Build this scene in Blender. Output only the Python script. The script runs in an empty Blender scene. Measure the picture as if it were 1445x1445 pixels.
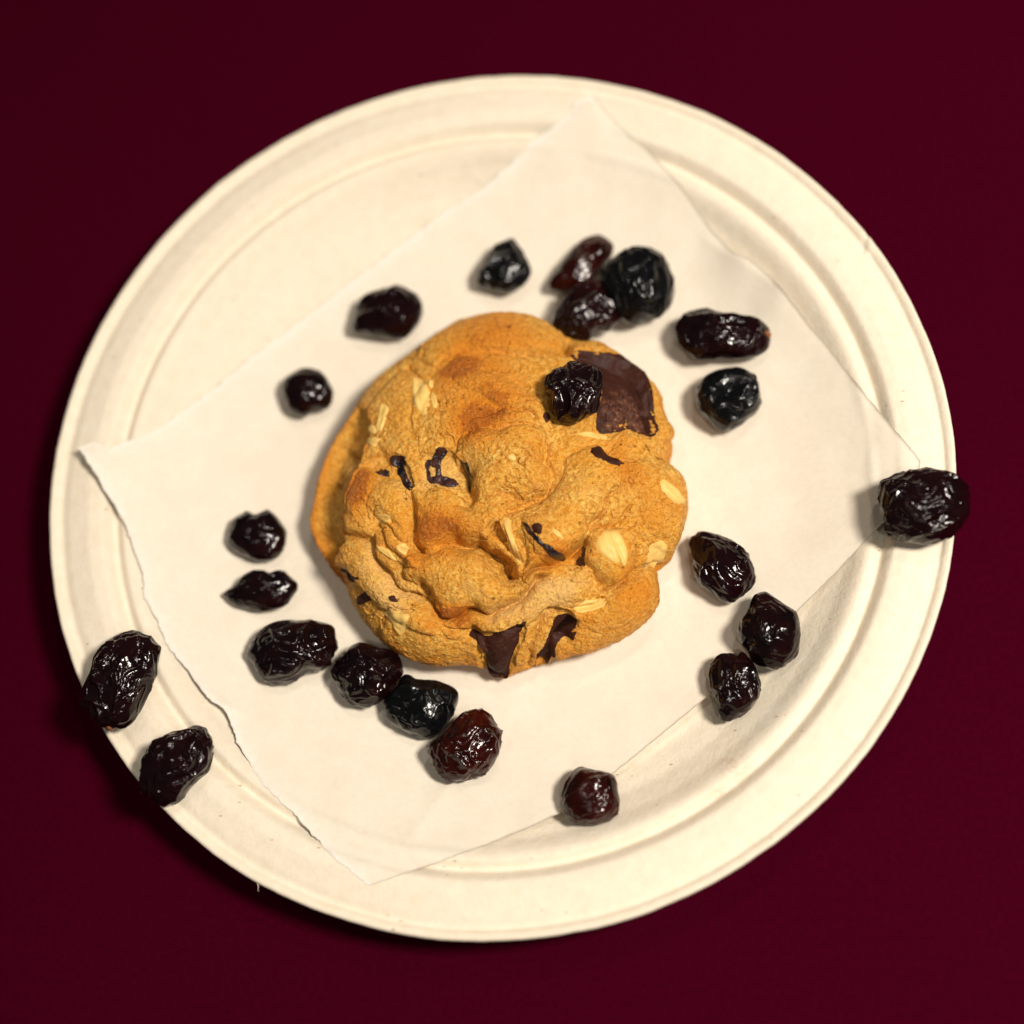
import bpy, bmesh, math
import numpy as np
from mathutils import Matrix, Vector
from mathutils.bvhtree import BVHTree

# =============================================================== camera, world, lamps
S = bpy.context.scene
COL = S.collection
MM = 0.001
cam_d = bpy.data.cameras.new('camera'); cam = bpy.data.objects.new('camera', cam_d); COL.objects.link(cam)
S.camera = cam
cam_d.sensor_width = 36.0; cam_d.lens = 58.875
cam_d.clip_start = 0.01; cam_d.clip_end = 20
cam.matrix_world = Matrix([[0.992664, 0.038188, 0.114716, 0.041173], [-0.0, 0.948809, -0.31585, -0.109468], [-0.120905, 0.313533, 0.941849, 0.315218], [0.0, 0.0, 0.0, 1.0]])
cam_d.dof.use_dof = True; cam_d.dof.focus_distance = 0.3125; cam_d.dof.aperture_fstop = 4.7

W = bpy.data.worlds.new('World'); S.world = W; W.use_nodes = True
bg = W.node_tree.nodes['Background']; bg.inputs[0].default_value = (1.0, .93, .84, 1); bg.inputs[1].default_value = 0.055
S.view_settings.view_transform = 'Standard'; S.view_settings.look = 'None'
S.cycles.diffuse_bounces = 2
S.view_settings.exposure = 0.0; S.view_settings.gamma = 1.0

def lamp(name, loc, target, size, power, color):
    d = bpy.data.lights.new(name, 'AREA'); d.shape = 'DISK'; d.size = size; d.energy = power; d.color = color
    o = bpy.data.objects.new(name, d); COL.objects.link(o)
    o.location = loc
    o.rotation_euler = (Vector(target)-Vector(loc)).to_track_quat('-Z', 'Y').to_euler()
    return o
lamp('key_lamp', (.27, -.06, .50), (0, 0, 0), .095, 3.75, (1, .925, .815))
for x, y, z, pw in ((.16, -.34, .80, 1.35), (-.20, .10, .88, .75), (.18, .30, .82, 1.35)):
    lamp('ceiling_lamp', (x, y, z), (0, 0, 0), .04, pw*.54, (1, .935, .84))

# =============================================================== helpers
# ---------------------------------------------------------------- noise (numpy Perlin)
_rng = np.random.RandomState(7)
_PERM = np.concatenate([_rng.permutation(256)]*3)
_GRAD = _rng.normal(size=(256, 3)); _GRAD /= np.linalg.norm(_GRAD, axis=1)[:, None]
def perlin(P, f=1.0, off=0.0):
    """gradient noise of points P (n,3), about -0.7..0.7"""
    P = np.asarray(P, float)*f + off
    I = np.floor(P).astype(int); F = P - I; I &= 255
    U = F*F*F*(F*(F*6-15)+10)
    out = 0
    for dx in (0, 1):
        wx = U[:, 0] if dx else 1-U[:, 0]
        for dy in (0, 1):
            wy = U[:, 1] if dy else 1-U[:, 1]
            for dz in (0, 1):
                wz = U[:, 2] if dz else 1-U[:, 2]
                h = _PERM[_PERM[_PERM[(I[:, 0]+dx) & 255]+((I[:, 1]+dy) & 255)]+((I[:, 2]+dz) & 255)]
                g = _GRAD[h]
                out = out + wx*wy*wz*(g[:, 0]*(F[:, 0]-dx)+g[:, 1]*(F[:, 1]-dy)+g[:, 2]*(F[:, 2]-dz))
    return out
def sstep(a, b, x):
    t = np.clip((x-a)/(b-a), 0, 1); return t*t*(3-2*t)
def closed_poly(pts, n=4):
    """Catmull-Rom through a closed polygon"""
    P = np.asarray(pts, float); out = []
    m = len(P)
    for i in range(m):
        a, b, c, d = P[i-1], P[i], P[(i+1) % m], P[(i+2) % m]
        for k in range(n):
            t = k/n
            out.append(.5*((2*b)+(-a+c)*t+(2*a-5*b+4*c-d)*t*t+(-a+3*b-3*c+d)*t**3))
    return np.array(out)
def seg_dist(Q, A, B):
    d = B-A; L = (d@d)+1e-12
    t = np.clip(((Q-A)@d)/L, 0, 1)
    return np.hypot(Q[:, 0]-A[0]-t*d[0], Q[:, 1]-A[1]-t*d[1])
def signed_dist(Q, poly):
    """positive inside"""
    D = np.full(len(Q), 1e9); ins = np.zeros(len(Q), bool)
    m = len(poly)
    for i in range(m):
        A, B = poly[i], poly[(i+1) % m]
        D = np.minimum(D, seg_dist(Q, A, B))
        c = (A[1] > Q[:, 1]) != (B[1] > Q[:, 1])
        with np.errstate(divide='ignore', invalid='ignore'):
            xi = (B[0]-A[0])*(Q[:, 1]-A[1])/(B[1]-A[1])+A[0]
        ins ^= c & (Q[:, 0] < xi)
    return np.where(ins, D, -D)
def line_dist(Q, pts):
    D = np.full(len(Q), 1e9)
    for A, B in zip(pts[:-1], pts[1:]): D = np.minimum(D, seg_dist(Q, np.array(A, float), np.array(B, float)))
    return D
# ---------------------------------------------------------------- the cookie's surface (mm, about its own centre)
QR, CK_Z0, CK_EQ, CK_H, CK_N = 36.0, 2.2, 6.5, 16.0, 2.3
def cookie_radius(th):
    t = (th/(2*np.pi)) % 1.0*len(CK_RAD); i = np.floor(t).astype(int); u = t-i; n = len(CK_RAD)
    R = np.asarray(CK_RAD)
    a, b, c, d = R[(i-1) % n], R[i % n], R[(i+1) % n], R[(i+2) % n]
    return .5*((2*b)+(-a+c)*u+(2*a-5*b+4*c-d)*u*u+(-a+3*b-3*c+d)*u**3)
def cookie_dome(s, th):
    R = cookie_radius(th); e = 2/CK_N
    ph = np.clip(s, 0, 1)*np.pi/2
    r = np.sin(ph)**e; z = np.maximum(np.cos(ph), 0)**e
    nr = r**(CK_N-1)/R; nz = z**(CK_N-1)/CK_H
    X = R*r; Z = CK_EQ+CK_H*z
    k = np.clip((s-1)/.22, 0, 1); lo = s > 1
    X = np.where(lo, R*(1-.13*(1-np.cos(k*np.pi/2))), X)
    Z = np.where(lo, CK_EQ-(CK_EQ-CK_Z0)*np.sin(k*np.pi/2), Z)
    nr = np.where(lo, np.cos(k*np.pi/2), nr); nz = np.where(lo, -np.sin(k*np.pi/2), nz)
    l = np.hypot(nr, nz)+1e-9
    P = np.stack([X*np.cos(th), X*np.sin(th), Z], 1)
    N = np.stack([nr/l*np.cos(th), nr/l*np.sin(th), nz/l], 1)
    return P, N
def cookie_relief(Q):
    """large relief over the dome (mm) at unwrapped coordinates Q"""
    Q3 = np.column_stack([Q, np.zeros(len(Q))])
    W = Q+np.stack([perlin(Q3, .16, 3.3), perlin(Q3, .16, 71.1)], 1)*1.7+np.stack([perlin(Q3, .55, 13.3), perlin(Q3, .55, 31.1)], 1)*.6
    h = np.zeros(len(Q))
    for A, w, poly in CK_LUMPS:
        pp = closed_poly(poly, 3)
        lo, hi = pp.min(0)-1.5, pp.max(0)+1.5
        m = (W[:, 0] > lo[0]) & (W[:, 0] < hi[0]) & (W[:, 1] > lo[1]) & (W[:, 1] < hi[1])
        if not m.any(): continue
        sd = signed_dist(W[m], pp)
        t = np.clip((sd+.25)/w, 0, 1)
        h[m] += (1.4*A if A > 0 else A)*np.sqrt(np.clip(1-(1-t)**2, 0, 1))
    for D, w, line in CK_CREASES:
        d = line_dist(W, line)
        h -= 1.9*D*np.exp(-(d/w)**1.4)
    return h
def cookie_fine(P):
    f = .36*perlin(P, .16, 5.)+.26*perlin(P, .36, 9.)+.22*perlin(P, .8, 2.)+.17*perlin(P, 1.6, 8.)
    m = sstep(.05, .3, perlin(P, .10, 40.))     # here and there a pitted, crumbly patch
    f -= .32*m*np.clip(perlin(P, .95, 60.)-.12, 0, 1)
    return f

CK_C = (0.90, -2.70)
CK_RAD = [36.63,34.05,35.51,35.12,36.46,36.67,36.06,36.14,35.6,35.41,36.25,37.44,38.36,38.38,37.61,36.33,35.3,35.13,35.24,34.88,34.55,34.95,35.68,36.06,36.65,37.42,36.74,35.52,34.58,35.41,35.92,36.26,35.29,35.01,34.07,32.97,35.98,35.36,34.79,33.64,34.92,35.94,36.93,36.67,34.6,36.28,36.07,37.0]
CK_LUMPS = [
  (-3.4,3.5,[(-30.43,6.38),(-28.22,11.59),(-22.42,14.44),(-16.64,8.6),(-16.37,3.13),(-17.73,-0.61),(-19.36,-4.24),(-23.1,-8.5),(-27.22,-13.95),(-28.62,-18.19),(-30.76,-14.66),(-31.97,-9.06),(-31.93,-2.05)]),
  (1.3,9,[(-7.48,12.49),(-4.75,14.39),(-1.15,13.71),(2.14,10.82),(5.15,9.03),(6.26,6.29),(6.08,4.35),(3.73,4.62),(0.93,5.32),(-1.99,4.46),(-3.7,3.26),(-6.98,3.12),(-9.43,6.62),(-9.12,10.47)]),
  (1.0,6,[(-3.67,11.28),(-1.03,11.79),(2.15,10.01),(5.09,8.54),(5.87,5.43),(3.96,6.43),(0.9,6.92),(-1.48,8.42)]),
  (2.3,8,[(-2.82,2.76),(-1.88,4.56),(-0.47,5.52),(1.48,6.75),(4.01,6.74),(5.59,5.09),(6.02,2.28),(5.76,-1.37),(4.62,-2.85),(1.91,-2.88),(-0.14,-3.95),(-1.1,-3.27),(-1.31,-1.48),(-1.48,0.01),(-2.64,1.33)]),
  (0.7,4,[(-2.09,2.1),(-1.25,3.75),(0.84,3.91),(3.2,4.39),(5.46,4.79),(5.97,2.29),(5.74,-1.45),(3.56,-2.65),(0.99,-2.79),(-0.7,-2.88),(-1.09,-1.0)]),
  (2.3,7,[(-7.74,-1.46),(-6.52,-2.46),(-4.41,-2.21),(-1.27,-3.74),(2.0,-3.4),(1.66,-6.17),(-0.5,-8.09),(-3.34,-8.49),(-6.0,-8.97),(-7.99,-8.32),(-8.92,-6.3),(-8.65,-3.09)]),
  (2.0,6,[(-17.07,0.08),(-15.49,1.37),(-12.4,0.6),(-9.75,-0.32),(-8.14,-2.05),(-9.22,-4.96),(-9.59,-7.36),(-12.41,-6.03),(-13.75,-5.05),(-15.11,-7.52),(-18.96,-6.51),(-18.69,-3.55)]),
  (1.5,4,[(-21.93,-9.02),(-19.38,-7.29),(-17.12,-7.62),(-15.48,-9.14),(-15.12,-11.44),(-12.95,-14.03),(-10.17,-16.3),(-6.56,-20.15),(-8.72,-22.65),(-13.92,-18.17),(-19.24,-15.36),(-24.71,-12.66)]),
  (1.3,2.5,[(-15.27,-9.15),(-13.96,-7.57),(-12.24,-7.04),(-10.5,-8.14),(-8.1,-9.18),(-8.04,-11.0),(-10.92,-10.87),(-12.33,-12.33),(-13.97,-11.33)]),
  (1.2,2.5,[(-13.37,-6.34),(-11.97,-6.0),(-8.93,-8.01),(-8.29,-9.87),(-9.96,-9.84),(-11.72,-8.55)]),
  (2.3,7,[(-10.19,-12.1),(-8.08,-9.32),(-5.32,-8.87),(-3.37,-8.95),(-0.9,-9.79),(1.03,-11.8),(2.4,-13.59),(5.16,-13.37),(7.7,-12.45),(6.65,-14.66),(3.21,-16.74),(0.26,-17.58),(-4.76,-20.72),(-6.54,-18.96),(-8.21,-14.36)]),
  (2.4,7,[(2.04,-5.6),(3.67,-4.3),(6.17,-3.05),(7.89,0.11),(10.19,2.07),(12.69,2.97),(16.74,1.69),(16.28,-1.09),(13.81,-3.57),(11.97,-6.75),(10.49,-8.89),(9.18,-11.05),(6.68,-12.03),(3.82,-13.34),(2.03,-12.49),(0.69,-9.93),(0.75,-7.35)]),
  (1.2,4,[(3.61,-5.89),(5.16,-5.31),(7.94,-8.05),(8.9,-10.27),(7.56,-11.79),(5.21,-10.12)]),
  (1.8,4,[(10.96,-10.95),(11.67,-8.43),(15.22,-7.38),(18.81,-8.75),(21.08,-12.04),(19.11,-13.86),(15.62,-15.14),(12.47,-13.41)]),
  (2.0,7,[(9.76,-30.28),(9.88,-27.03),(12.37,-25.51),(12.03,-20.37),(15.26,-18.36),(18.78,-15.23),(29.28,-16.16),(28.98,-21.42),(25.51,-26.25),(18.99,-31.39),(12.46,-34.51)]),
  (1.0,5,[(-6.46,-21.31),(0.94,-17.9),(6.71,-15.11),(10.55,-12.54),(12.26,-16.44),(8.7,-19.91),(4.85,-21.27),(0.42,-21.31),(-3.6,-24.27),(-6.26,-24.87)]),
  (1.3,5,[(-17.23,-22.05),(-10.76,-18.74),(-6.92,-21.85),(-3.79,-25.59),(-2.32,-28.6),(-3.5,-36.15),(-12.49,-33.98),(-18.32,-31.05)]),
  (1.2,8,[(16.85,4.13),(24.38,6.48),(30.87,2.48),(31.61,-5.45),(29.9,-12.68),(20.97,-8.85),(15.52,-6.59),(13.24,-5.6),(16.11,-1.41)]),
  (0.7,4,[(17.22,0.11),(21.32,0.95),(28.02,-3.89),(34.2,-10.52),(24.11,-8.88),(19.45,-5.88)]),
  (1.0,7,[(-17.94,11.18),(-14.83,15.96),(-12.2,17.46),(-7.07,12.36),(-9.0,6.54),(-7.3,3.14),(-11.36,1.89),(-13.96,5.1)]),
  (1.3,6,[(-12.17,22.66),(-5.24,23.81),(2.98,28.38),(9.86,28.43),(11.44,20.47),(6.61,17.1),(-1.14,14.83),(-6.64,15.75)]),
  (1.3,4,[(11.59,18.4),(16.45,25.84),(23.03,21.75),(28.78,15.97),(32.67,9.69),(25.47,6.53),(23.54,11.12),(20.23,15.61),(16.21,18.49)]),
  (-1.0,1.5,[(10.7,16.56),(16.38,18.93),(21.64,16.84),(23.85,10.74),(25.48,7.53),(22.93,5.7),(18.93,5.74),(15.29,4.65),(12.6,4.58),(12.59,7.01),(13.73,11.53),(11.87,15.08)]),
  (-1.3,1.2,[(-3.37,-24.24),(0.81,-21.37),(4.85,-21.11),(3.84,-26.59),(1.74,-36.31),(-0.19,-36.48),(-2.4,-34.03),(-1.64,-27.2)]),
  (-1.8,1.0,[(7.72,-35.86),(7.53,-28.67),(8.85,-23.0),(9.07,-20.23),(11.86,-20.58),(12.37,-26.43),(10.2,-28.87),(9.38,-35.34)]),
  (-1.3,0.9,[(-6.87,0.71),(-5.85,2.63),(-4.11,2.74),(-2.29,0.91),(-1.82,-1.67),(-2.85,-1.96),(-5.85,-0.89)]),
  (-1.2,0.9,[(-15.49,1.37),(-14.33,2.93),(-9.36,2.16),(-7.7,-1.75),(-9.18,-1.36),(-12.29,-0.12)]),
  (1.3,4,[(-23.01,2.83),(-18.82,3.22),(-16.03,1.44),(-17.8,-2.09),(-19.68,-5.04),(-22.13,-1.57)]),
  (-2.2,0.4,[(1.0,-6.32),(1.54,-6.25),(1.78,-7.68),(2.01,-8.63),(1.67,-8.12),(1.25,-7.1)]),
  (-2.6,0.5,[(0.25,-9.45),(1.05,-9.84),(1.75,-11.0),(2.19,-12.09),(1.8,-12.26),(1.06,-10.81)]),
]
CK_CREASES = [
  (1.5,0.7,[(-2.31,0.86),(-1.47,-0.2),(-1.47,-1.98),(-1.1,-3.27)]),
  (1.0,0.8,[(-8.46,-2.74),(-8.9,-5.34),(-8.57,-7.6),(-7.99,-8.52)]),
  (2.6,1.0,[(-3.47,-8.19),(-1.57,-9.22),(0.38,-9.89),(1.69,-11.76),(2.25,-12.92)]),
  (0.9,0.6,[(-8.04,-8.95),(-6.32,-8.94),(-3.96,-8.51)]),
  (1.0,0.6,[(-22.25,-9.49),(-19.41,-7.47),(-17.12,-7.62),(-15.29,-9.1)]),
  (0.9,0.5,[(-15.27,-9.15),(-14.85,-11.25),(-12.81,-13.63),(-10.05,-15.82),(-8.32,-17.11)]),
  (1.5,0.7,[(-8.1,-13.98),(-7.19,-17.22),(-6.56,-20.06),(-4.77,-20.83),(-2.17,-19.7),(0.93,-17.45),(3.89,-16.69),(6.64,-14.83)]),
  (0.9,0.5,[(2.27,-13.01),(3.86,-13.59),(6.71,-12.33),(9.01,-11.13),(10.01,-10.14),(10.78,-8.88)]),
  (1.6,0.6,[(10.33,-9.23),(10.13,-10.13),(10.25,-11.73)]),
  (1.0,0.5,[(11.04,-11.12),(12.33,-13.46),(14.36,-14.84),(15.92,-15.36),(19.43,-14.09),(31.82,-15.98)]),
  (0.8,0.45,[(1.02,-6.33),(1.54,-8.23),(2.54,-10.59),(3.93,-11.69)]),
  (0.7,0.45,[(3.46,-8.7),(4.08,-11.54)]),
  (0.9,0.5,[(6.19,1.7),(5.91,-0.81),(5.8,-2.73),(3.59,-3.39),(2.13,-4.45)]),
  (0.8,0.5,[(5.52,4.56),(3.94,6.26),(1.51,6.74),(-0.76,5.52)]),
  (0.7,0.5,[(-1.84,4.08),(0.84,3.91),(2.62,4.32),(4.66,4.25)]),
  (1.4,0.5,[(13.19,27.24),(11.52,21.09),(10.38,18.19),(7.61,18.22),(4.41,15.92)]),
  (0.6,0.5,[(-5.81,16.09),(-1.23,15.16),(2.9,15.63)]),
  (0.9,0.5,[(-16.75,1.18),(-18.02,-0.55),(-18.56,-2.74),(-20.11,-5.87)]),
  (0.7,0.5,[(-31.15,2.27),(-23.22,1.12),(-21.24,1.35)]),
  (0.9,0.6,[(-20.66,-1.42),(-20.94,-4.11),(-22.02,-8.07)]),
  (0.8,0.6,[(-28.96,8.69),(-21.45,5.18),(-17.94,5.13)]),
  (0.8,0.6,[(-31.39,-11.82),(-25.58,-10.46),(-22.31,-8.52)]),
  (0.8,0.5,[(5.95,-34.75),(6.25,-27.44),(6.68,-24.13),(8.72,-20.47)]),
  (0.6,0.4,[(-6.6,-22.26),(-3.68,-24.89),(-2.51,-29.67),(-3.05,-36.16)]),
  (0.6,0.4,[(-12.47,18.43),(-9.9,15.09),(-8.82,13.01)]),
  (0.6,0.4,[(13.26,-5.75),(12.1,-7.11),(15.22,-7.38),(17.15,-5.88)]),
  (0.5,0.4,[(11.46,-19.52),(14.37,-18.28),(15.4,-16.84)]),
]
CK_PATCHES = [
  ('chunk',0.35,[(11.13,17.74),(16.53,19.02),(21.63,20.96),(23.81,19.39),(23.58,14.75),(24.49,11.15),(24.84,7.62),(22.87,6.1),(19.63,6.82),(16.19,5.67),(13.96,5.5),(13.37,7.82),(14.86,12.77),(13.13,16.66)],{'cr':((18.78,7.74),5.0)}),
  ('chunk',0.85,[(-3.5,-24.93),(-1.13,-24.03),(1.51,-21.51),(3.54,-23.01),(3.87,-25.27),(2.96,-28.57),(1.78,-36.43),(0.34,-36.96),(-1.91,-36.16),(-1.46,-27.4)],{}),
  ('chunk',0.3,[(2.3,-21.82),(4.7,-20.52),(4.71,-21.31),(3.58,-23.82),(2.04,-23.12)],{}),
  ('chunk',0.3,[(7.29,-35.07),(8.46,-32.04),(9.71,-25.92),(10.21,-22.41),(12.36,-21.94),(12.75,-26.35),(11.94,-27.59),(10.58,-29.27),(10.01,-34.12),(9.22,-35.43)],{}),
  ('bit',0.25,[(12.21,2.27),(13.49,2.77),(15.02,2.31),(15.68,1.5),(16.39,0.65),(15.33,-0.0),(13.55,0.18),(12.35,0.9)],{}),
  ('bit',0.25,[(5.87,5.92),(6.63,6.47),(6.61,5.21),(6.01,4.99)],{}),
  ('bit',0.2,[(-21.99,-17.65),(-17.79,-15.64),(-16.99,-16.82),(-20.94,-18.93),(-22.85,-19.18)],{}),
  ('bit',0.2,[(-13.09,-15.72),(-12.15,-15.57),(-11.89,-16.39),(-12.5,-16.47)],{}),
  ('bit',0.15,[(-24.5,-12.61),(-26.52,-13.97),(-18.14,-13.65),(-22.2,-15.29),(-24.87,-14.81)],{}),
  ('berry',0.25,[(-11.79,2.47),(-10.55,2.48),(-9.41,2.17),(-8.89,1.73),(-9.72,1.23),(-10.74,1.18),(-11.67,1.71)],{}),
  ('berry',0.22,[(-10.56,1.33),(-9.75,1.36),(-8.87,-0.01),(-7.84,-1.18),(-7.93,-2.1),(-8.78,-1.34),(-9.83,-0.22),(-10.64,0.69)],{}),
  ('berry',0.2,[(-13.81,1.19),(-12.42,1.31),(-11.61,0.64),(-11.91,0.16),(-12.87,0.31)],{}),
  ('berry',0.28,[(-4.74,2.65),(-4.24,2.5),(-4.45,2.14),(-4.78,1.61),(-4.88,0.76),(-5.85,0.89),(-6.21,1.6),(-5.71,2.21),(-5.32,2.59)],{}),
  ('berry',0.2,[(-6.79,1.44),(-6.45,1.78),(-5.84,1.43),(-5.89,0.92),(-6.39,0.52),(-6.84,0.94)],{}),
  ('berry',0.2,[(-5.62,1.33),(-4.84,0.97),(-4.72,0.22),(-4.41,-0.51),(-4.83,-1.0),(-5.29,-0.35),(-5.4,0.5)],{}),
  ('berry',0.28,[(-5.42,-0.22),(-4.44,-0.1),(-3.44,-0.35),(-2.78,-1.02),(-3.16,-1.39),(-4.19,-1.47),(-5.08,-1.04),(-5.84,-0.95),(-6.41,-0.29),(-5.92,-0.26)],{}),
  ('berry',0.2,[(-6.63,0.81),(-6.07,0.3),(-5.86,-0.43),(-6.28,-0.4),(-6.5,0.19)],{}),
  ('berry',0.25,[(-2.66,1.07),(-1.86,0.65),(-1.48,-0.06),(-1.11,-0.98),(-1.7,-1.79),(-1.57,-1.91),(-2.06,-1.36),(-1.95,-0.33),(-2.46,0.56)],{}),
  ('berry',0.3,[(3.75,-6.15),(4.35,-6.56),(4.88,-7.44),(5.62,-8.33),(6.17,-8.98),(6.02,-9.5),(5.21,-8.66),(4.39,-7.75),(3.94,-6.85)],{}),
  ('berry',0.35,[(6.07,-8.97),(7.03,-9.36),(7.87,-10.07),(8.89,-10.36),(8.97,-11.09),(7.89,-11.26),(6.9,-10.58),(6.16,-9.62)],{}),
  ('berry',0.12,[(10.95,-9.19),(11.3,-9.33),(11.14,-10.72),(11.66,-12.1),(10.58,-11.57),(10.43,-11.06)],{}),
  ('nut',0.35,[(4.72,-6.86),(5.24,-6.51),(5.8,-6.97),(5.82,-7.9),(5.25,-7.86),(4.83,-7.44)],{}),
  ('oat',0.34,[(-10.21,15.1),(-8.06,12.36),(-7.12,10.34),(-6.73,8.29),(-7.1,6.88),(-7.88,7.33),(-8.78,8.53),(-9.71,11.12),(-10.07,12.98)],{'ax':[(-9.77,14.31),(-7.52,7.08)]}),
  ('oat',0.25,[(-6.83,10.26),(-6.12,9.4),(-5.78,8.0),(-6.12,7.53),(-6.78,8.96)],{'ax':[(-6.73,10.02),(-6.1,7.56)]}),
  ('oat',0.22,[(-7.83,13.28),(-6.99,12.54),(-6.8,11.25),(-7.38,11.36)],{'ax':[(-7.7,12.86),(-6.87,11.44)]}),
  ('oat',0.31,[(-14.47,10.85),(-13.19,9.64),(-13.35,8.29),(-13.66,7.01),(-13.99,6.26),(-15.04,6.86),(-15.17,8.83),(-15.09,10.37)],{'ax':[(-14.01,10.55),(-14.43,6.48)]}),
  ('oat',0.31,[(-18.8,9.81),(-15.08,7.37),(-15.08,6.31),(-17.35,7.34),(-19.54,9.24)],{'ax':[(-18.08,9.41),(-17.28,7.52)]}),
  ('oat',0.43,[(1.91,-5.49),(2.49,-5.88),(2.73,-7.1),(3.22,-8.78),(3.64,-10.37),(4.04,-11.57),(3.22,-11.01),(2.72,-9.49),(2.14,-7.65),(1.69,-6.19)],{'ax':[(2.09,-5.62),(3.82,-11.45)]}),
  ('oat',0.43,[(12.36,-9.39),(13.39,-8.74),(15.08,-7.95),(15.74,-9.45),(16.3,-11.13),(15.69,-12.16),(14.18,-11.44),(12.91,-10.5)],{'ax':[(13.6,-8.9),(15.23,-11.87)]}),
  ('oat',0.5,[(15.12,-7.72),(16.16,-8.17),(17.81,-9.99),(18.22,-11.85),(17.09,-12.77),(16.04,-11.73),(15.4,-10.03)],{'ax':[(15.35,-7.87),(17.3,-12.73)]}),
  ('oat',0.43,[(21.68,-1.32),(23.12,-1.44),(26.46,-2.35),(29.29,-3.66),(26.02,-4.51),(23.44,-3.73),(21.71,-2.56)],{'ax':[(21.67,-1.42),(27.08,-4.22)]}),
  ('oat',0.25,[(23.11,-10.52),(24.29,-9.6),(26.66,-10.69),(28.94,-12.92),(31.27,-16.37),(25.86,-15.37),(24.22,-13.14)],{'ax':[(25.19,-9.87),(27.28,-15.63)]}),
  ('oat',0.43,[(11.65,-19.55),(12.8,-17.87),(14.91,-17.78),(15.77,-17.76),(15.5,-19.02),(13.9,-19.84),(12.42,-20.17)],{'ax':[(11.9,-19.87),(15.72,-17.87)]}),
  ('oat',0.43,[(-15.94,-19.17),(-13.3,-17.97),(-11.51,-18.41),(-10.56,-19.0),(-11.91,-21.46),(-13.72,-23.36),(-14.27,-21.84),(-14.55,-20.11)],{'ax':[(-15.18,-18.78),(-12.85,-22.7)]}),
  ('oat',0.31,[(-13.87,-5.08),(-12.91,-4.75),(-11.79,-4.89),(-11.17,-5.35),(-11.9,-6.03),(-13.65,-5.82)],{'ax':[(-13.89,-5.26),(-11.21,-5.31)]}),
  ('oat',0.22,[(-10.63,-8.86),(-9.88,-8.3),(-9.25,-8.81),(-9.05,-9.81),(-9.99,-9.7)],{'ax':[(-10.5,-8.65),(-9.09,-9.75)]}),
  ('oat',0.22,[(1.92,0.47),(2.42,0.74),(2.93,0.43),(2.47,0.07)],{'ax':[(1.95,0.33),(2.91,0.55)]}),
  ('oat',0.3,[(10.45,4.34),(11.91,4.87),(13.92,4.97),(15.12,4.6),(13.82,3.91),(11.71,4.0)],{'ax':[(10.54,4.29),(14.99,4.5)]}),
  ('oat',0.35,[(-17.89,6.43),(-16.83,6.57),(-14.3,5.5),(-13.47,4.97),(-14.02,4.7),(-14.9,4.4)],{'ax':[(-6.35,10.55),(-3.31,10.42)]}),
  ('oat',0.3,[(6.79,-7.07),(7.34,-7.24),(7.91,-7.77),(8.22,-8.44),(7.65,-8.29),(6.99,-7.71)],{'ax':[(-2.14,7.29),(-0.34,5.03)]}),
  ('oat',0.3,[(-14.27,-8.94),(-11.95,-9.36),(-11.08,-10.55),(-11.72,-10.57),(-12.77,-10.0),(-13.83,-9.54)],{'ax':[(-3.47,-14.86),(-0.9,-18.75)]}),
]
CK_BROWN = [((-2.27,12.47),7,0.8),((-4.14,13.6),4,0.7),((1.59,10.19),5,0.4),((-2.3,4.16),4.5,0.9),((-0.78,5.31),4,0.7),((2.16,6.49),4,0.4),((-5.02,-5.41),4.5,0.9),((-6.39,-6.18),4,0.5),((-15.35,-2.07),4,0.9),((-14.28,-0.83),4,0.5),((-4.83,-20.07),4,0.9),((-7.08,-18.75),3,0.6),((-3.5,-20.13),4,0.4),((16.84,-0.72),4,0.6),((20.74,-5.56),5,0.5),((32.11,5.56),6,0.4),((10.85,2.79),4,0.4),((16.59,2.49),4,0.5),((-3.5,-12.38),4,0.3),((-13.22,26.51),6,0.6),((-1.54,21.7),7,0.6),((3.01,19.97),6,0.5),((16.73,-22.7),6,0.4),((21.01,-18.04),6,0.6),((29.94,-17.58),4,0.6),((-18.36,-28.19),5,0.7),((-10.18,-29.35),6,0.5),((-30.74,0.25),7,0.35),((-32.17,-7.57),6,0.4),((-29.88,-15.47),5,0.7),((-29.9,8.27),6,0.3),((6.93,-5.4),3,0.3),((7.01,-11.42),3,0.6),((9.0,-10.78),3,0.5),((20.11,22.72),5,0.6),((28.72,12.74),4,0.6),((-7.95,-10.19),3,0.5),((-13.22,-8.55),3,0.5),((18.13,-14.45),3,0.4),((-1.32,-2.08),3,0.4),((5.35,0.94),4,0.2),((-11.48,8.5),5,0.3),((3.13,-23.96),3,0.3),((26.0,-3.26),4,0.4),((-13.88,-15.4),5,-0.7),((-11.16,-19.04),5,-0.5),((1.66,-19.26),6,-0.7),((7.76,-17.27),5,-0.7),((-3.89,0.65),5,-0.6),((-5.3,-2.64),4,-0.4),((-0.78,8.77),4,-0.3),((10.17,-14.51),4,-0.6),((-9.61,-2.71),4,-0.4),((10.32,-1.81),5,-0.3),((-3.63,-14.52),5,-0.3),((8.02,-31.51),4,-0.5),((-17.0,-10.23),4,-0.5),((0.89,-0.42),5,-0.25)]
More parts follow.
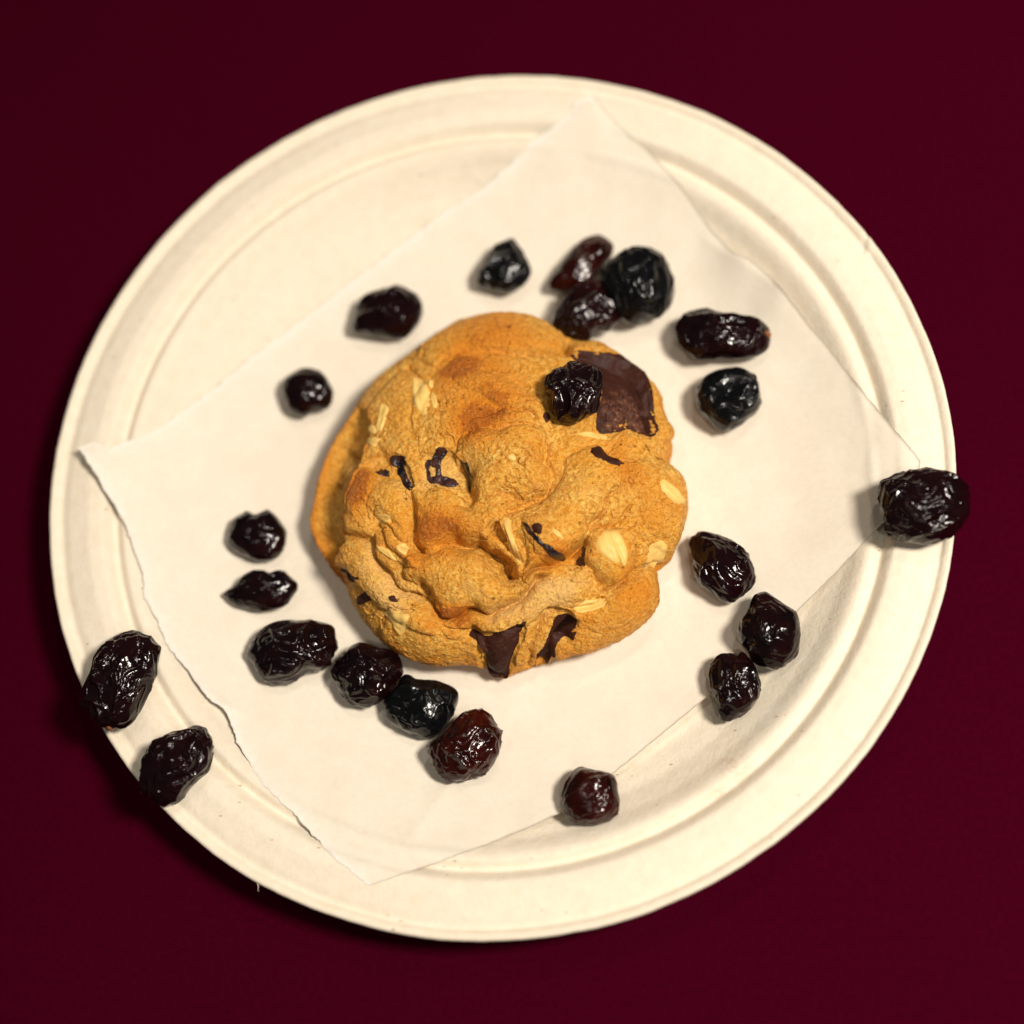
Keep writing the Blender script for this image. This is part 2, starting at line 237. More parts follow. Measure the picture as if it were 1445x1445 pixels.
RAISINS = {
  'R1': (-38.77,21.76,3.9,[5.45,5.3,5.16,5.05,4.99,4.96,4.95,4.96,4.99,5.04,5.11,5.18,5.22,5.21,5.14,5.08,5.05,5.06,5.08,5.12,5.12,5.08,4.99,4.9,4.82,4.78,4.79,4.84,4.95,5.1,5.26,5.37,5.41,5.44,5.44,5.39,5.09,4.71,4.5,4.5,4.65,4.91,5.24,5.51,5.6,5.62,5.6,5.55]),
  'R2': (-22.56,37.74,4.46,[7.62,7.77,7.86,7.86,7.75,7.58,7.39,7.24,7.07,6.82,6.52,6.25,6.05,5.93,5.87,5.9,5.98,6.09,6.2,6.26,6.29,6.3,6.25,6.21,6.28,6.49,6.84,7.26,7.24,6.42,5.76,5.27,4.96,4.8,4.77,4.84,4.98,5.17,5.37,5.56,5.78,6.04,6.31,6.56,6.77,6.97,7.2,7.43]),
  'R3': (2.19,47.24,3.94,[5.01,4.87,4.8,4.78,4.83,4.93,5.08,5.29,5.58,6.07,6.37,6.13,5.8,5.5,5.27,5.06,4.81,4.53,4.33,4.23,4.21,4.29,4.43,4.65,4.95,5.36,5.82,6.26,6.51,6.38,5.97,5.58,5.34,5.25,5.31,5.47,5.61,5.62,5.57,5.53,5.53,5.56,5.62,5.66,5.66,5.56,5.4,5.2]),
  'R4': (18.26,46.81,3.2,[3.95,4.4,5.25,6.38,6.99,7.3,7.41,7.34,7.16,6.83,6.41,5.97,5.5,5.03,4.61,4.28,4.04,3.9,3.82,3.79,3.81,3.89,4.04,4.26,4.58,5.03,5.68,6.61,7.85,8.29,7.66,7.23,6.84,6.45,5.98,5.54,5.16,4.83,4.52,4.17,3.85,3.6,3.45,3.38,3.37,3.41,3.51,3.67]),
  'R5': (18.53,34.59,4.35,[7.45,7.38,7.28,7.22,7.24,7.33,7.46,7.6,7.68,7.64,7.42,7.08,6.72,6.42,6.18,6.01,5.89,5.8,5.73,5.62,5.47,5.36,5.33,5.43,5.74,6.23,6.86,7.05,6.22,6.01,6.06,6.25,6.49,6.6,6.41,6.05,5.71,5.41,5.12,4.93,4.85,4.92,5.13,5.49,5.98,6.54,7.0,7.35]),
  'R6': (29.29,40.53,5.69,[7.29,7.27,7.31,7.41,7.55,7.69,7.78,7.84,7.87,7.89,7.89,7.86,7.76,7.61,7.47,7.36,7.31,7.3,7.32,7.39,7.44,7.41,7.26,7.08,6.93,6.82,6.77,6.8,6.91,7.12,7.42,7.77,8.03,8.2,8.2,8.07,7.93,7.82,7.79,7.83,7.92,8.04,8.13,8.15,8.03,7.8,7.56,7.39]),
  'R22': (17.49,11.74,4.0,[4.91,5.09,5.3,5.51,5.71,5.89,5.99,5.9,5.71,5.56,5.49,5.47,5.48,5.47,5.43,5.41,5.41,5.42,5.44,5.5,5.58,5.65,5.6,5.27,4.87,4.67,4.69,4.87,5.2,5.62,5.99,6.19,6.26,6.25,6.22,6.2,6.19,6.16,6.05,5.91,5.77,5.65,5.5,5.28,5.03,4.84,4.77,4.8]),
  'R7': (45.46,28.75,3.73,[9.65,9.09,8.32,7.55,6.65,5.8,5.08,4.58,4.26,4.07,3.99,4.01,4.13,4.36,4.81,5.56,6.09,6.35,6.87,7.82,8.35,8.87,9.34,9.37,9.02,8.75,8.5,8.12,7.67,7.26,6.86,6.3,5.75,5.43,5.22,5.12,5.11,5.19,5.36,5.69,6.21,6.91,7.65,8.31,8.9,9.38,9.62,9.72]),
  'R8': (46.53,15.6,4.92,[6.23,6.34,6.5,6.69,6.76,6.64,6.48,6.35,6.27,6.22,6.19,6.15,6.11,6.08,6.08,6.12,6.19,6.29,6.43,6.52,6.55,6.53,6.53,6.55,6.58,6.57,6.53,6.47,6.36,6.24,6.16,6.16,6.27,6.44,6.62,6.67,6.61,6.51,6.41,6.25,6.05,5.9,5.85,5.87,5.95,6.05,6.12,6.17]),
  'R9': (80.68,-12.0,5.64,[8.2,8.36,8.49,8.56,8.53,8.41,8.27,8.01,7.66,7.38,7.16,7.02,6.94,6.92,6.97,7.11,7.33,7.63,7.98,8.38,8.76,8.4,8.04,7.82,7.71,7.72,7.84,8.09,8.38,8.41,7.95,7.5,7.25,7.09,7.0,7.02,7.11,7.16,7.2,7.29,7.43,7.57,7.64,7.68,7.73,7.82,7.92,8.04]),
  'R10': (43.58,-18.2,4.14,[6.12,5.85,5.6,5.38,5.2,5.07,4.99,4.95,4.97,5.04,5.18,5.38,5.64,5.99,6.42,6.89,7.21,7.3,7.35,7.12,6.62,6.14,5.76,5.49,5.3,5.2,5.17,5.17,5.2,5.24,5.29,5.38,5.53,5.74,6.03,6.44,6.99,7.52,7.68,7.49,7.26,7.1,7.06,7.12,7.17,7.06,6.77,6.43]),
  'R11': (52.03,-32.32,4.47,[5.44,5.51,5.67,5.84,5.89,5.88,5.87,5.91,6.02,6.22,6.55,7.0,7.41,7.45,7.23,6.92,6.53,6.02,5.61,5.35,5.29,5.38,5.6,5.85,5.97,5.83,5.58,5.38,5.27,5.31,5.48,5.78,6.13,6.42,6.64,6.83,6.98,7.03,7.0,6.93,6.84,6.74,6.56,6.29,5.98,5.74,5.56,5.46]),
  'R12': (45.11,-41.66,3.68,[4.73,4.7,4.73,4.79,4.89,5.0,5.13,5.32,5.57,5.87,5.98,5.46,5.47,5.67,5.91,6.02,5.84,5.55,5.29,5.09,4.95,4.84,4.71,4.57,4.47,4.41,4.38,4.38,4.47,4.66,4.99,5.45,6.09,6.74,6.99,6.65,6.29,5.99,5.77,5.62,5.5,5.37,5.24,5.12,5.03,4.98,4.93,4.83]),
  'R19': (-47.21,-8.15,3.88,[5.3,5.18,5.04,4.9,4.79,4.73,4.71,4.74,4.79,4.81,4.44,3.93,3.77,3.72,3.79,4.65,5.19,5.24,5.33,5.5,5.73,5.98,6.16,6.19,6.17,6.23,6.29,6.26,6.08,5.84,5.63,5.49,5.43,5.45,5.53,5.67,5.82,5.88,5.98,6.16,6.31,6.32,6.24,6.13,5.99,5.8,5.6,5.43]),
  'R18': (-46.09,-19.89,3.2,[7.31,7.29,6.66,6.23,5.88,5.56,5.06,4.04,3.64,3.58,3.64,3.7,3.7,3.68,3.71,3.78,3.89,4.07,4.3,4.56,4.76,4.82,4.86,5.03,6.12,7.65,7.19,6.71,6.28,5.79,5.31,4.91,4.65,4.47,4.36,4.3,4.27,4.29,4.36,4.51,4.73,5.01,5.33,5.66,5.93,6.2,6.52,6.9]),
  'R17': (-38.67,-33.27,4.53,[8.21,8.52,8.81,8.99,9.01,8.69,8.03,7.43,7.0,6.67,6.42,6.25,6.18,6.22,6.36,6.6,6.93,7.33,7.69,7.96,8.16,8.39,8.67,8.85,8.78,8.48,8.18,7.99,7.94,7.95,7.89,7.51,6.95,6.47,6.15,5.87,5.53,5.12,4.75,4.52,4.46,4.59,4.97,5.7,6.65,7.32,7.7,7.95]),
  'R16': (-23.82,-37.6,4.64,[6.38,6.43,6.37,6.28,6.2,6.13,6.04,5.85,5.6,5.4,5.3,5.34,5.52,5.77,6.04,6.2,6.27,6.32,6.39,6.5,6.64,6.84,7.06,7.25,7.28,7.08,6.84,6.69,6.64,6.66,6.7,6.71,6.59,6.42,6.26,6.13,6.05,5.96,5.85,5.74,5.65,5.52,5.35,5.23,5.26,5.45,5.76,6.14]),
  'R15': (-14.18,-44.26,4.3,[7.0,7.44,7.77,7.66,7.27,6.87,6.51,6.22,5.91,5.62,5.39,5.26,5.27,5.5,6.23,6.77,6.58,6.3,6.09,5.99,6.03,6.25,6.5,6.59,6.51,6.41,6.32,6.22,5.97,5.62,5.32,5.17,5.12,5.15,5.22,5.34,5.5,5.73,5.99,6.21,6.41,6.49,6.45,6.38,6.34,6.37,6.47,6.66]),
  'R14': (-4.63,-52.88,4.33,[6.41,6.61,6.85,7.05,7.18,7.27,7.37,7.5,7.66,7.81,7.8,7.47,6.97,6.49,6.08,5.71,5.39,5.16,5.02,4.98,5.07,5.4,6.01,6.77,7.04,6.96,6.83,6.72,6.67,6.66,6.68,6.68,6.57,6.38,6.19,6.02,5.76,5.17,5.03,5.19,5.46,5.65,5.73,5.79,5.88,5.99,6.11,6.24]),
  'R20': (-68.88,-39.8,4.7,[5.93,6.22,6.63,7.19,7.94,8.79,8.94,9.13,9.32,9.34,9.28,9.18,8.94,8.59,8.17,7.71,7.28,6.93,6.66,6.42,6.11,5.87,5.8,5.92,6.23,6.7,7.36,8.07,8.63,8.96,9.16,9.35,9.58,9.8,9.81,9.52,9.21,9.03,8.64,7.88,7.11,6.55,6.17,5.9,5.74,5.67,5.67,5.75]),
  'R21': (-57.58,-56.58,4.31,[6.21,6.63,7.02,7.41,7.95,8.5,8.67,8.61,8.4,8.01,7.59,7.23,6.96,6.77,6.61,6.46,6.3,6.15,6.03,5.96,5.91,5.87,5.86,5.9,6.02,6.23,6.5,6.85,7.19,7.41,7.43,7.4,7.39,7.41,7.37,7.07,6.59,6.1,5.53,5.06,4.8,4.66,4.65,4.7,4.82,5.06,5.36,5.76]),
  'R13': (18.41,-62.24,4.09,[5.34,5.24,5.2,5.23,5.3,5.39,5.41,5.31,5.17,5.03,4.89,4.81,4.87,5.07,5.35,5.5,5.38,5.2,5.04,4.91,4.84,4.83,4.87,4.96,5.07,5.17,5.26,5.35,5.44,5.53,5.66,5.81,5.77,5.56,5.39,5.28,5.23,5.23,5.23,5.23,5.26,5.37,5.53,5.67,5.68,5.58,5.49,5.43]),
}
PAPER = {
  'LB': [(-81.69,7.27),(-78.29,2.51),(-75.65,-2.17),(-72.81,-6.78),(-70.87,-12.11),(-68.76,-17.44),(-68.16,-22.17),(-65.74,-26.13),(-62.79,-32.28),(-59.02,-36.6),(-54.42,-42.21),(-50.83,-44.65),(-48.23,-50.92),(-42.7,-58.99),(-35.06,-65.92),(-28.52,-72.74),(-23.99,-76.14),(-21.32,-78.18)],
  'BR': [(-21.32,-78.18),(-13.93,-75.68),(-5.85,-72.81),(6.17,-68.01),(12.6,-65.03),(22.5,-57.56),(31.68,-50.21),(40.58,-43.2),(48.63,-35.95),(56.83,-28.7),(65.01,-21.26),(73.8,-12.82),(79.81,-7.7)],
  'TR': [(21.54,80.95),(24.68,76.6),(28.2,72.72),(33.11,67.98),(38.35,61.7),(41.05,57.36),(44.69,51.58),(48.71,45.78),(52.13,43.3),(55.99,39.04),(60.38,32.38),(66.32,24.02),(72.32,13.6),(77.3,5.13),(81.57,-1.49),(79.81,-7.7)],
  'LT': [(-81.69,7.27),(-78.72,9.06),(-76.25,7.45),(-72.96,10.08),(-69.22,12.48),(-50.07,30.9),(-29.85,47.28),(-10.98,60.65),(-2.92,64.68),(3.59,69.26),(9.34,73.69),(15.72,77.03),(17.7,79.61),(21.54,80.95)],
}
PAPER_LIFTS = [(-79.3, 7.2, 9, 2.2), (58.9, 35.7, 8, 2.6), (50.8, 44.3, 5, 1.8), (21.1, 79.1, 6, 1.0)]
PAPER_CREASES = [(0.9, 1.2, [(-58.9, -36.9), (-53.2, -42.4), (-46.8, -46.3)]), (0.6, 1.0, [(-52.8, -44.7), (-48.3, -51.6), (-45.1, -55.0)]), (0.5, 1.5, [(41.7, 51.2), (49.4, 44.3), (60.3, 34.2)]), (0.35, 2.0, [(-80.9, 9.5), (-69.1, -0.1), (-56.1, -9.6)]), (0.0, 1.0, [(40.4, -43.8), (53.5, -45.5), (41.6, -46.6)]), (0.25, 2.0, [(-18.1, -75.4), (-7.7, -57.9), (0.3, -45.9)])]
PLATE_NICK = 0.5354
FIBRE = [(-42.45, -76.97, 13.4), (-42.15, -77.45, 13.2), (-42.05, -77.94, 13.0), (-42.12, -78.43, 12.9), (-41.94, -78.83, 13.1)]

def mesh_obj(name, V, F, mat, parent=None, smooth=True):
    me = bpy.data.meshes.new(name)
    me.from_pydata([tuple(v) for v in V], [], F)
    me.materials.append(mat)
    if smooth: me.polygons.foreach_set('use_smooth', np.ones(len(me.polygons), bool))
    me.update()
    o = bpy.data.objects.new(name, me); COL.objects.link(o)
    if parent: o.parent = parent
    return o
def grid_faces(n, m, wrap=False):
    """quads of an n x m vertex grid (row-major); wrap joins the last column to the first"""
    i = np.arange(n-1)[:, None]; j = np.arange(m if wrap else m-1)[None, :]
    k = (j+1) % m
    return np.stack([(i*m+j), (i*m+k), ((i+1)*m+k), ((i+1)*m+j)], -1).reshape(-1, 4)
def fast_mesh(name, V, quads, mat, parent=None, extra=()):
    """big meshes straight from arrays; extra: list of index tuples for caps"""
    me = bpy.data.meshes.new(name)
    faces = [len(q) for q in extra]
    nl = quads.size+sum(faces)
    me.vertices.add(len(V)); me.vertices.foreach_set('co', np.asarray(V, np.float32).ravel())
    me.loops.add(nl)
    li = np.concatenate([quads.ravel()]+[np.array(e) for e in extra]).astype(np.int32)
    me.loops.foreach_set('vertex_index', li)
    tot = np.concatenate([np.full(len(quads), quads.shape[1]), np.array(faces, int)]).astype(np.int32)
    me.polygons.add(len(tot))
    me.polygons.foreach_set('loop_start', np.concatenate([[0], np.cumsum(tot)[:-1]]).astype(np.int32))
    me.polygons.foreach_set('loop_total', tot)
    me.polygons.foreach_set('use_smooth', np.ones(len(tot), bool))
    me.materials.append(mat); me.update(calc_edges=True); me.validate()
    o = bpy.data.objects.new(name, me); COL.objects.link(o)
    if parent: o.parent = parent
    return o
def tag(o, label=None, cat=None, group=None, kind=None):
    if label: o['label'] = label
    if cat: o['category'] = cat
    if group: o['group'] = group
    if kind: o['kind'] = kind
    return o

# ---- node material helper
class Mat:
    def __init__(s, name):
        s.m = bpy.data.materials.new(name); s.m.use_nodes = True
        s.t = s.m.node_tree; s.b = s.t.nodes['Principled BSDF']; s.out = s.t.nodes['Material Output']
        s.tc = s.n('ShaderNodeTexCoord')
    def n(s, typ, **k):
        x = s.t.nodes.new(typ)
        for a, v in k.items(): setattr(x, a, v)
        return x
    def l(s, a, b): s.t.links.new(a, b)
    def noise(s, scale, detail=4, rough=.55, vec=None, dist=0):
        x = s.n('ShaderNodeTexNoise'); x.inputs['Scale'].default_value = scale
        x.inputs['Detail'].default_value = detail; x.inputs['Roughness'].default_value = rough; x.inputs['Distortion'].default_value = dist
        s.l(vec or s.tc.outputs['Object'], x.inputs['Vector']); return x.outputs['Fac']
    def voronoi(s, scale, feature='F1', vec=None):
        x = s.n('ShaderNodeTexVoronoi'); x.feature = feature; x.inputs['Scale'].default_value = scale
        s.l(vec or s.tc.outputs['Object'], x.inputs['Vector']); return x.outputs['Distance']
    def ramp(s, fac, stops):
        x = s.n('ShaderNodeValToRGB'); e = x.color_ramp.elements
        while len(e) < len(stops): e.new(.5)
        for i, (p, c) in enumerate(stops):
            e[i].position = p; e[i].color = (c, c, c, 1) if isinstance(c, (int, float)) else (*c, 1)
        s.l(fac, x.inputs['Fac']); return x.outputs['Color']
    def mix(s, fac, a, b, mode='MIX'):
        x = s.n('ShaderNodeMix', data_type='RGBA', blend_type=mode)
        for sock, v in ((x.inputs['Factor'], fac), (x.inputs['A'], a), (x.inputs['B'], b)):
            if isinstance(v, (int, float)): sock.default_value = v if sock.type == 'VALUE' else (v, v, v, 1)
            elif isinstance(v, tuple): sock.default_value = (*v, 1)
            else: s.l(v, sock)
        return x.outputs['Result']
    def math(s, op, a, b=0.0):
        x = s.n('ShaderNodeMath', operation=op)
        for sock, v in zip(x.inputs, (a, b)):
            if isinstance(v, (int, float)): sock.default_value = v
            else: s.l(v, sock)
        return x.outputs[0]
    def bump(s, h, dist, strength=1.0, prev=None):
        x = s.n('ShaderNodeBump'); x.inputs['Distance'].default_value = dist; x.inputs['Strength'].default_value = strength
        s.l(h, x.inputs['Height'])
        if prev: s.l(prev, x.inputs['Normal'])
        return x.outputs['Normal']
    def set(s, **k):
        for a, v in k.items():
            sock = s.b.inputs[a.replace('_', ' ')]
            if hasattr(v, 'is_output'): s.l(v, sock)
            else: sock.default_value = (*v, 1) if isinstance(v, tuple) and len(v) == 3 and sock.type == 'RGBA' else v
        return s

# =============================================================== materials
# table: deep maroon matte board
M = Mat('maroon_table'); n1 = M.noise(900, 5, .6); n2 = M.noise(9, 3)
c = M.mix(n2, (.045, .0006, .0076), (.053, .0008, .0089))
c = M.mix(1.0, c, M.ramp(n1, [(.32, .80), (.68, 1.0)]), 'MULTIPLY')
M.set(Base_Color=c, Roughness=.75, Normal=M.bump(n1, .00012, .5)); M.b.inputs['Specular IOR Level'].default_value = .0
mat_table = M.m
# plate: moulded pulp
M = Mat('moulded_pulp'); a = M.noise(420, 6, .65); b2 = M.noise(60, 4); fl = M.noise(1500, 2)
c = M.mix(b2, (.82, .72, .575), (.855, .765, .63))
c = M.mix(M.ramp(a, [(.30, .35), (.62, 0.0)]), c, (.70, .58, .41))
map_ = M.n('ShaderNodeMapping'); map_.inputs['Scale'].default_value = (1, 2.6, 1); M.l(M.tc.outputs['Object'], map_.inputs['Vector'])
sp = M.voronoi(260, vec=map_.outputs['Vector'])
spm = M.math('MULTIPLY', M.ramp(sp, [(.07, 1.0), (.13, 0.0)]), M.ramp(M.noise(95, 2), [(.53, 0.0), (.60, .75)]))
c = M.mix(spm, c, (.36, .22, .10))
# two brownish splashes on the lower right of the well wall
for (x, y, r, k) in [(44.2, -57.1, 4.2, 0.5), (42.1, -62.5, 3, 0.55), (41.7, -52.7, 2.5, 0.35)]:
    vd = M.n('ShaderNodeVectorMath', operation='DISTANCE'); M.l(M.tc.outputs['Object'], vd.inputs[0]); vd.inputs[1].default_value = (x*MM, y*MM, .010)
    msk = M.math('MULTIPLY', M.ramp(M.math('DIVIDE', vd.outputs['Value'], r*MM), [(.2, 1.0), (1.0, 0.0)]), M.ramp(M.noise(700, 4, .7), [(.42, 0.0), (.70, k)]))
    c = M.mix(msk, c, (.38, .19, .09))
hh = M.math('ADD', M.math('MULTIPLY', a, .7), M.math('MULTIPLY', fl, .3))
M.set(Base_Color=c, Roughness=.82, Normal=M.bump(hh, .00032, .7)); M.b.inputs['Specular IOR Level'].default_value = .2
mat_plate = M.m
# paper: thin translucent sheet
M = Mat('parchment_paper'); a = M.noise(170, 5, .6); b2 = M.noise(900, 4, .7)
c = M.mix(M.ramp(a, [(.35, 0.0), (.65, 1.0)]), (.885, .79, .65), (.925, .835, .70))
c = M.mix(M.ramp(b2, [(.3, .3), (.6, 0.0)]), c, (.76, .66, .55))
c = M.mix(M.n('ShaderNodeAttribute', attribute_name='frayed').outputs['Fac'], c, (.97, .94, .90))
M.set(Base_Color=c, Roughness=.6, Normal=M.bump(b2, .00008, .4)); M.b.inputs['Specular IOR Level'].default_value = .25
tr = M.n('ShaderNodeBsdfTranslucent'); M.l(c, tr.inputs['Color'])
mx = M.n('ShaderNodeMixShader'); mx.inputs[0].default_value = .06
M.l(M.b.outputs[0], mx.inputs[1]); M.l(tr.outputs[0], mx.inputs[2])
tp = M.n('ShaderNodeBsdfTransparent'); mx2 = M.n('ShaderNodeMixShader'); mx2.inputs[0].default_value = .06
M.l(mx.outputs[0], mx2.inputs[1]); M.l(tp.outputs[0], mx2.inputs[2]); M.l(mx2.outputs[0], M.out.inputs['Surface'])
mat_paper = M.m
# cookie dough
M = Mat('baked_dough')
at = M.n('ShaderNodeAttribute', attribute_name='browning'); br = at.outputs['Fac']
a = M.noise(330, 6, .7); m1 = M.noise(1150, 4, .65); b2 = M.noise(2500, 4, .75); g = M.noise(120, 4)
c = M.mix(M.ramp(m1, [(.39, 0.0), (.61, 1.0)]), (.64, .230, .014), (1.0, .64, .150))
c = M.mix(M.ramp(a, [(.40, .55), (.62, 0.0)]), c, (.82, .335, .026))
c = M.mix(M.ramp(g, [(.45, 0.0), (.68, .45)]), c, (.88, .360, .024))
bm_ = M.math('ADD', br, M.math('ADD', M.math('MULTIPLY', M.math('SUBTRACT', a, .5), .8), M.math('MULTIPLY', M.math('SUBTRACT', m1, .5), .9)))
c = M.mix(M.ramp(bm_, [(.18, 0.0), (.6, .6), (1.0, .95)]), c, (.74, .235, .009))
c = M.mix(M.ramp(bm_, [(.85, 0.0), (1.4, .7)]), c, (.40, .095, .008))
c = M.mix(M.ramp(M.math('MULTIPLY', bm_, -1.0), [(.10, 0.0), (.55, .75)]), c, (.95, .58, .195))
v = M.voronoi(900)
c = M.mix(M.ramp(b2, [(.33, .8), (.47, 0.0)]), c, (.42, .130, .012))
c = M.mix(M.ramp(b2, [(.58, 0.0), (.72, .6)]), c, (1.0, .76, .33))
pm = M.math('MULTIPLY', M.ramp(M.voronoi(560), [(.12, 1.0), (.26, 0.0)]), M.ramp(M.noise(140, 3), [(.55, 0.0), (.64, .9)]))   # pores
c = M.mix(M.math('MULTIPLY', pm, .8), c, (.24, .070, .010))
hh = M.math('ADD', M.math('MULTIPLY', b2, .7), M.math('ADD', M.math('MULTIPLY', m1, 1.0), M.math('MULTIPLY', v, .3)))
hh = M.math('SUBTRACT', hh, M.math('MULTIPLY', pm, .8))
M.set(Base_Color=c, Roughness=M.ramp(b2, [(.3, .58), (.7, .36)]), Normal=M.bump(hh, .0007, .9)); M.b.inputs['Specular IOR Level'].default_value = .32
mat_dough = M.m
# dark chocolate
M = Mat('dark_chocolate'); a = M.noise(260, 5, .65); b2 = M.noise(900, 4, .7)
c = M.mix(a, (.024, .0068, .0042), (.060, .0175, .0105))
c = M.mix(M.ramp(b2, [(.58, 0.0), (.80, .35)]), c, (.17, .075, .05))
cb = M.n('ShaderNodeAttribute', attribute_name='crumbly').outputs['Fac']; b3 = M.noise(1000, 4, .7)
c = M.mix(M.math('MULTIPLY', cb, M.ramp(b3, [(.40, 0.0), (.56, .9)])), c, (.12, .045, .027))
c = M.mix(M.math('MULTIPLY', cb, M.ramp(b3, [(.62, 0.0), (.70, .8)])), c, (.55, .27, .09))
M.set(Base_Color=c, Roughness=M.ramp(a, [(.3, .42), (.7, .62)]), Normal=M.bump(M.math('ADD', a, M.math('MULTIPLY', b2, .5)), .00045, .7)); M.b.inputs['Specular IOR Level'].default_value = .16
mat_choc = M.m
# baked-in berry bits, glossy black
M = Mat('baked_berry'); a = M.noise(500, 4)
M.set(Base_Color=M.mix(M.ramp(a, [(.42, 0.0), (.68, .9)]), (.006, .005, .007), (.075, .024, .018)), Roughness=M.ramp(a, [(.3, .2), (.7, .5)]), Normal=M.bump(a, .0006, .7))
mat_bit = M.m
# oat flakes
M = Mat('toasted_oat'); a = M.noise(260, 4); mp = M.n('ShaderNodeMapping'); M.l(M.tc.outputs['Object'], mp.inputs['Vector'])
c = M.mix(a, (.78, .46, .10), (.88, .60, .20))
c = M.mix(M.ramp(M.noise(90, 2), [(.5, 0.0), (.72, .6)]), c, (.66, .30, .04))
M.set(Base_Color=c, Roughness=.5, Normal=M.bump(M.noise(800, 4), .0002, .6)); M.b.inputs['Specular IOR Level'].default_value = .35
mat_oat = M.m
def raisin_mat(name, dark, tint, amount, rough, bloom):
    M = Mat(name); a = M.noise(150, 4, .6); f = M.noise(1100, 4, .65); g = M.noise(420, 3)
    c = M.mix(M.ramp(a, [(.5-amount*.3, 0.0), (.85-amount*.3, 1.0)]), dark, tint)
    c = M.mix(M.ramp(g, [(.55, 0.0), (.8, bloom)]), c, (.075, .065, .075))
    r = M.ramp(M.math('ADD', M.math('MULTIPLY', g, .6), M.math('MULTIPLY', f, .4)), [(.32, rough), (.68, min(1, rough+.12))])
    M.set(Base_Color=c, Roughness=r, Normal=M.bump(M.math('ADD', g, M.math('MULTIPLY', f, .25)), .00035, .4))
    M.b.inputs['Specular IOR Level'].default_value = .36
    return M.m
RM = {
 'black': raisin_mat('raisin_black', (.0032, .0012, .0018), (.014, .0022, .0022), .35, .06, .03),
 'purple': raisin_mat('raisin_purple', (.0040, .0010, .0016), (.011, .0018, .0025), .5, .06, .03),
 'maroon': raisin_mat('raisin_maroon', (.0040, .0010, .0013), (.015, .0020, .0023), .6, .10, .03),
 'red': raisin_mat('raisin_red', (.005, .0011, .0010), (.034, .0030, .0016), .65, .07, .02),
 'blue': raisin_mat('berry_blue_black', (.0020, .0021, .0025), (.0036, .0035, .0041), .5, .15, .08),
}
M = Mat('stem_end'); M.set(Base_Color=M.mix(M.noise(900, 3), (.14, .045, .014), (.32, .125, .04)), Roughness=.5); mat_stem = M.m

# =============================================================== table
bm = bmesh.new(); bmesh.ops.create_cube(bm, size=1)
for v in bm.verts: v.co = (v.co.x*1.6, v.co.y*1.3, (v.co.z-.5)*.03)
bmesh.ops.bevel(bm, geom=bm.edges[:], offset=.004, segments=3, affect='EDGES')
me = bpy.data.meshes.new('table_surface'); bm.to_mesh(me); bm.free(); me.materials.append(mat_table)
o = bpy.data.objects.new('table_surface', me); COL.objects.link(o); tag(o, 'plain deep maroon tabletop under the plate', kind='structure')

# =============================================================== plate (lathe, mm)
PL_R = np.array([0, 30, 50, 53.6, 57.4, 61.2, 65.8, 69.6, 71.5, 72.6, 73.7, 74.8, 75.5, 76.4, 77.5, 80, 84, 85.3, 86.0, 86.7, 87.4, 87.9, 88.1])
PL_Z = np.array([2.0, 1.95, 1.9, 1.95, 2.3, 3.2, 5.5, 8.5, 10.5, 11.4, 11.75, 10.9, 10.5, 12.1, 13.45, 13.85, 13.45, 12.95, 12.95, 13.75, 14.1, 13.85, 13.2])
def smooth_profile(r):
    out = 0; ws = 0
    for d, w in ((-.5, 1), (-.25, 2), (0, 3), (.25, 2), (.5, 1)):
        out = out+w*np.interp(r+d, PL_R, PL_Z); ws += w
    return out/ws
def plate_z(r): return np.where(r < 84.2, smooth_profile(r), np.interp(r, PL_R, PL_Z))
NT = 720
th = np.arange(NT)*2*np.pi/NT
rr = np.concatenate([np.linspace(0.5, 50, 26), np.linspace(51, 84, 110), np.linspace(84.4, 87.9, 16), [88.08]])
RRg, TT = np.meshgrid(rr, th, indexing='ij')
rim = np.stack([np.cos(TT)*3, np.sin(TT)*3, np.zeros_like(TT)], -1).reshape(-1, 3)
edge = (.22*perlin(rim, 1.3, 4)+.16*perlin(rim, 5., 9)+.08*perlin(rim, 16., 2)).reshape(RRg.shape)
grow = sstep(80, 88, RRg)
r2 = RRg+edge*grow
X, Y = r2*np.cos(TT), r2*np.sin(TT)
Z = plate_z(RRg)
P3 = np.stack([X, Y, Z*0], -1).reshape(-1, 3)
na = (TT-PLATE_NICK+np.pi) % (2*np.pi)-np.pi-(RRg-86)*.009
Z = Z+sstep(84.4, 85.6, RRg)*(.35*np.exp(-((na+.010)/.012)**2)-.75*np.exp(-(na/.0045)**2))
Z = Z+(.22*perlin(P3, .05, 5)+.08*perlin(P3, .2, 8)+.03*perlin(P3, 1.1, 3)).reshape(Z.shape)+grow*.12*perlin(rim, 2.2, 30).reshape(Z.shape)
top = np.stack([X, Y, Z], -1)
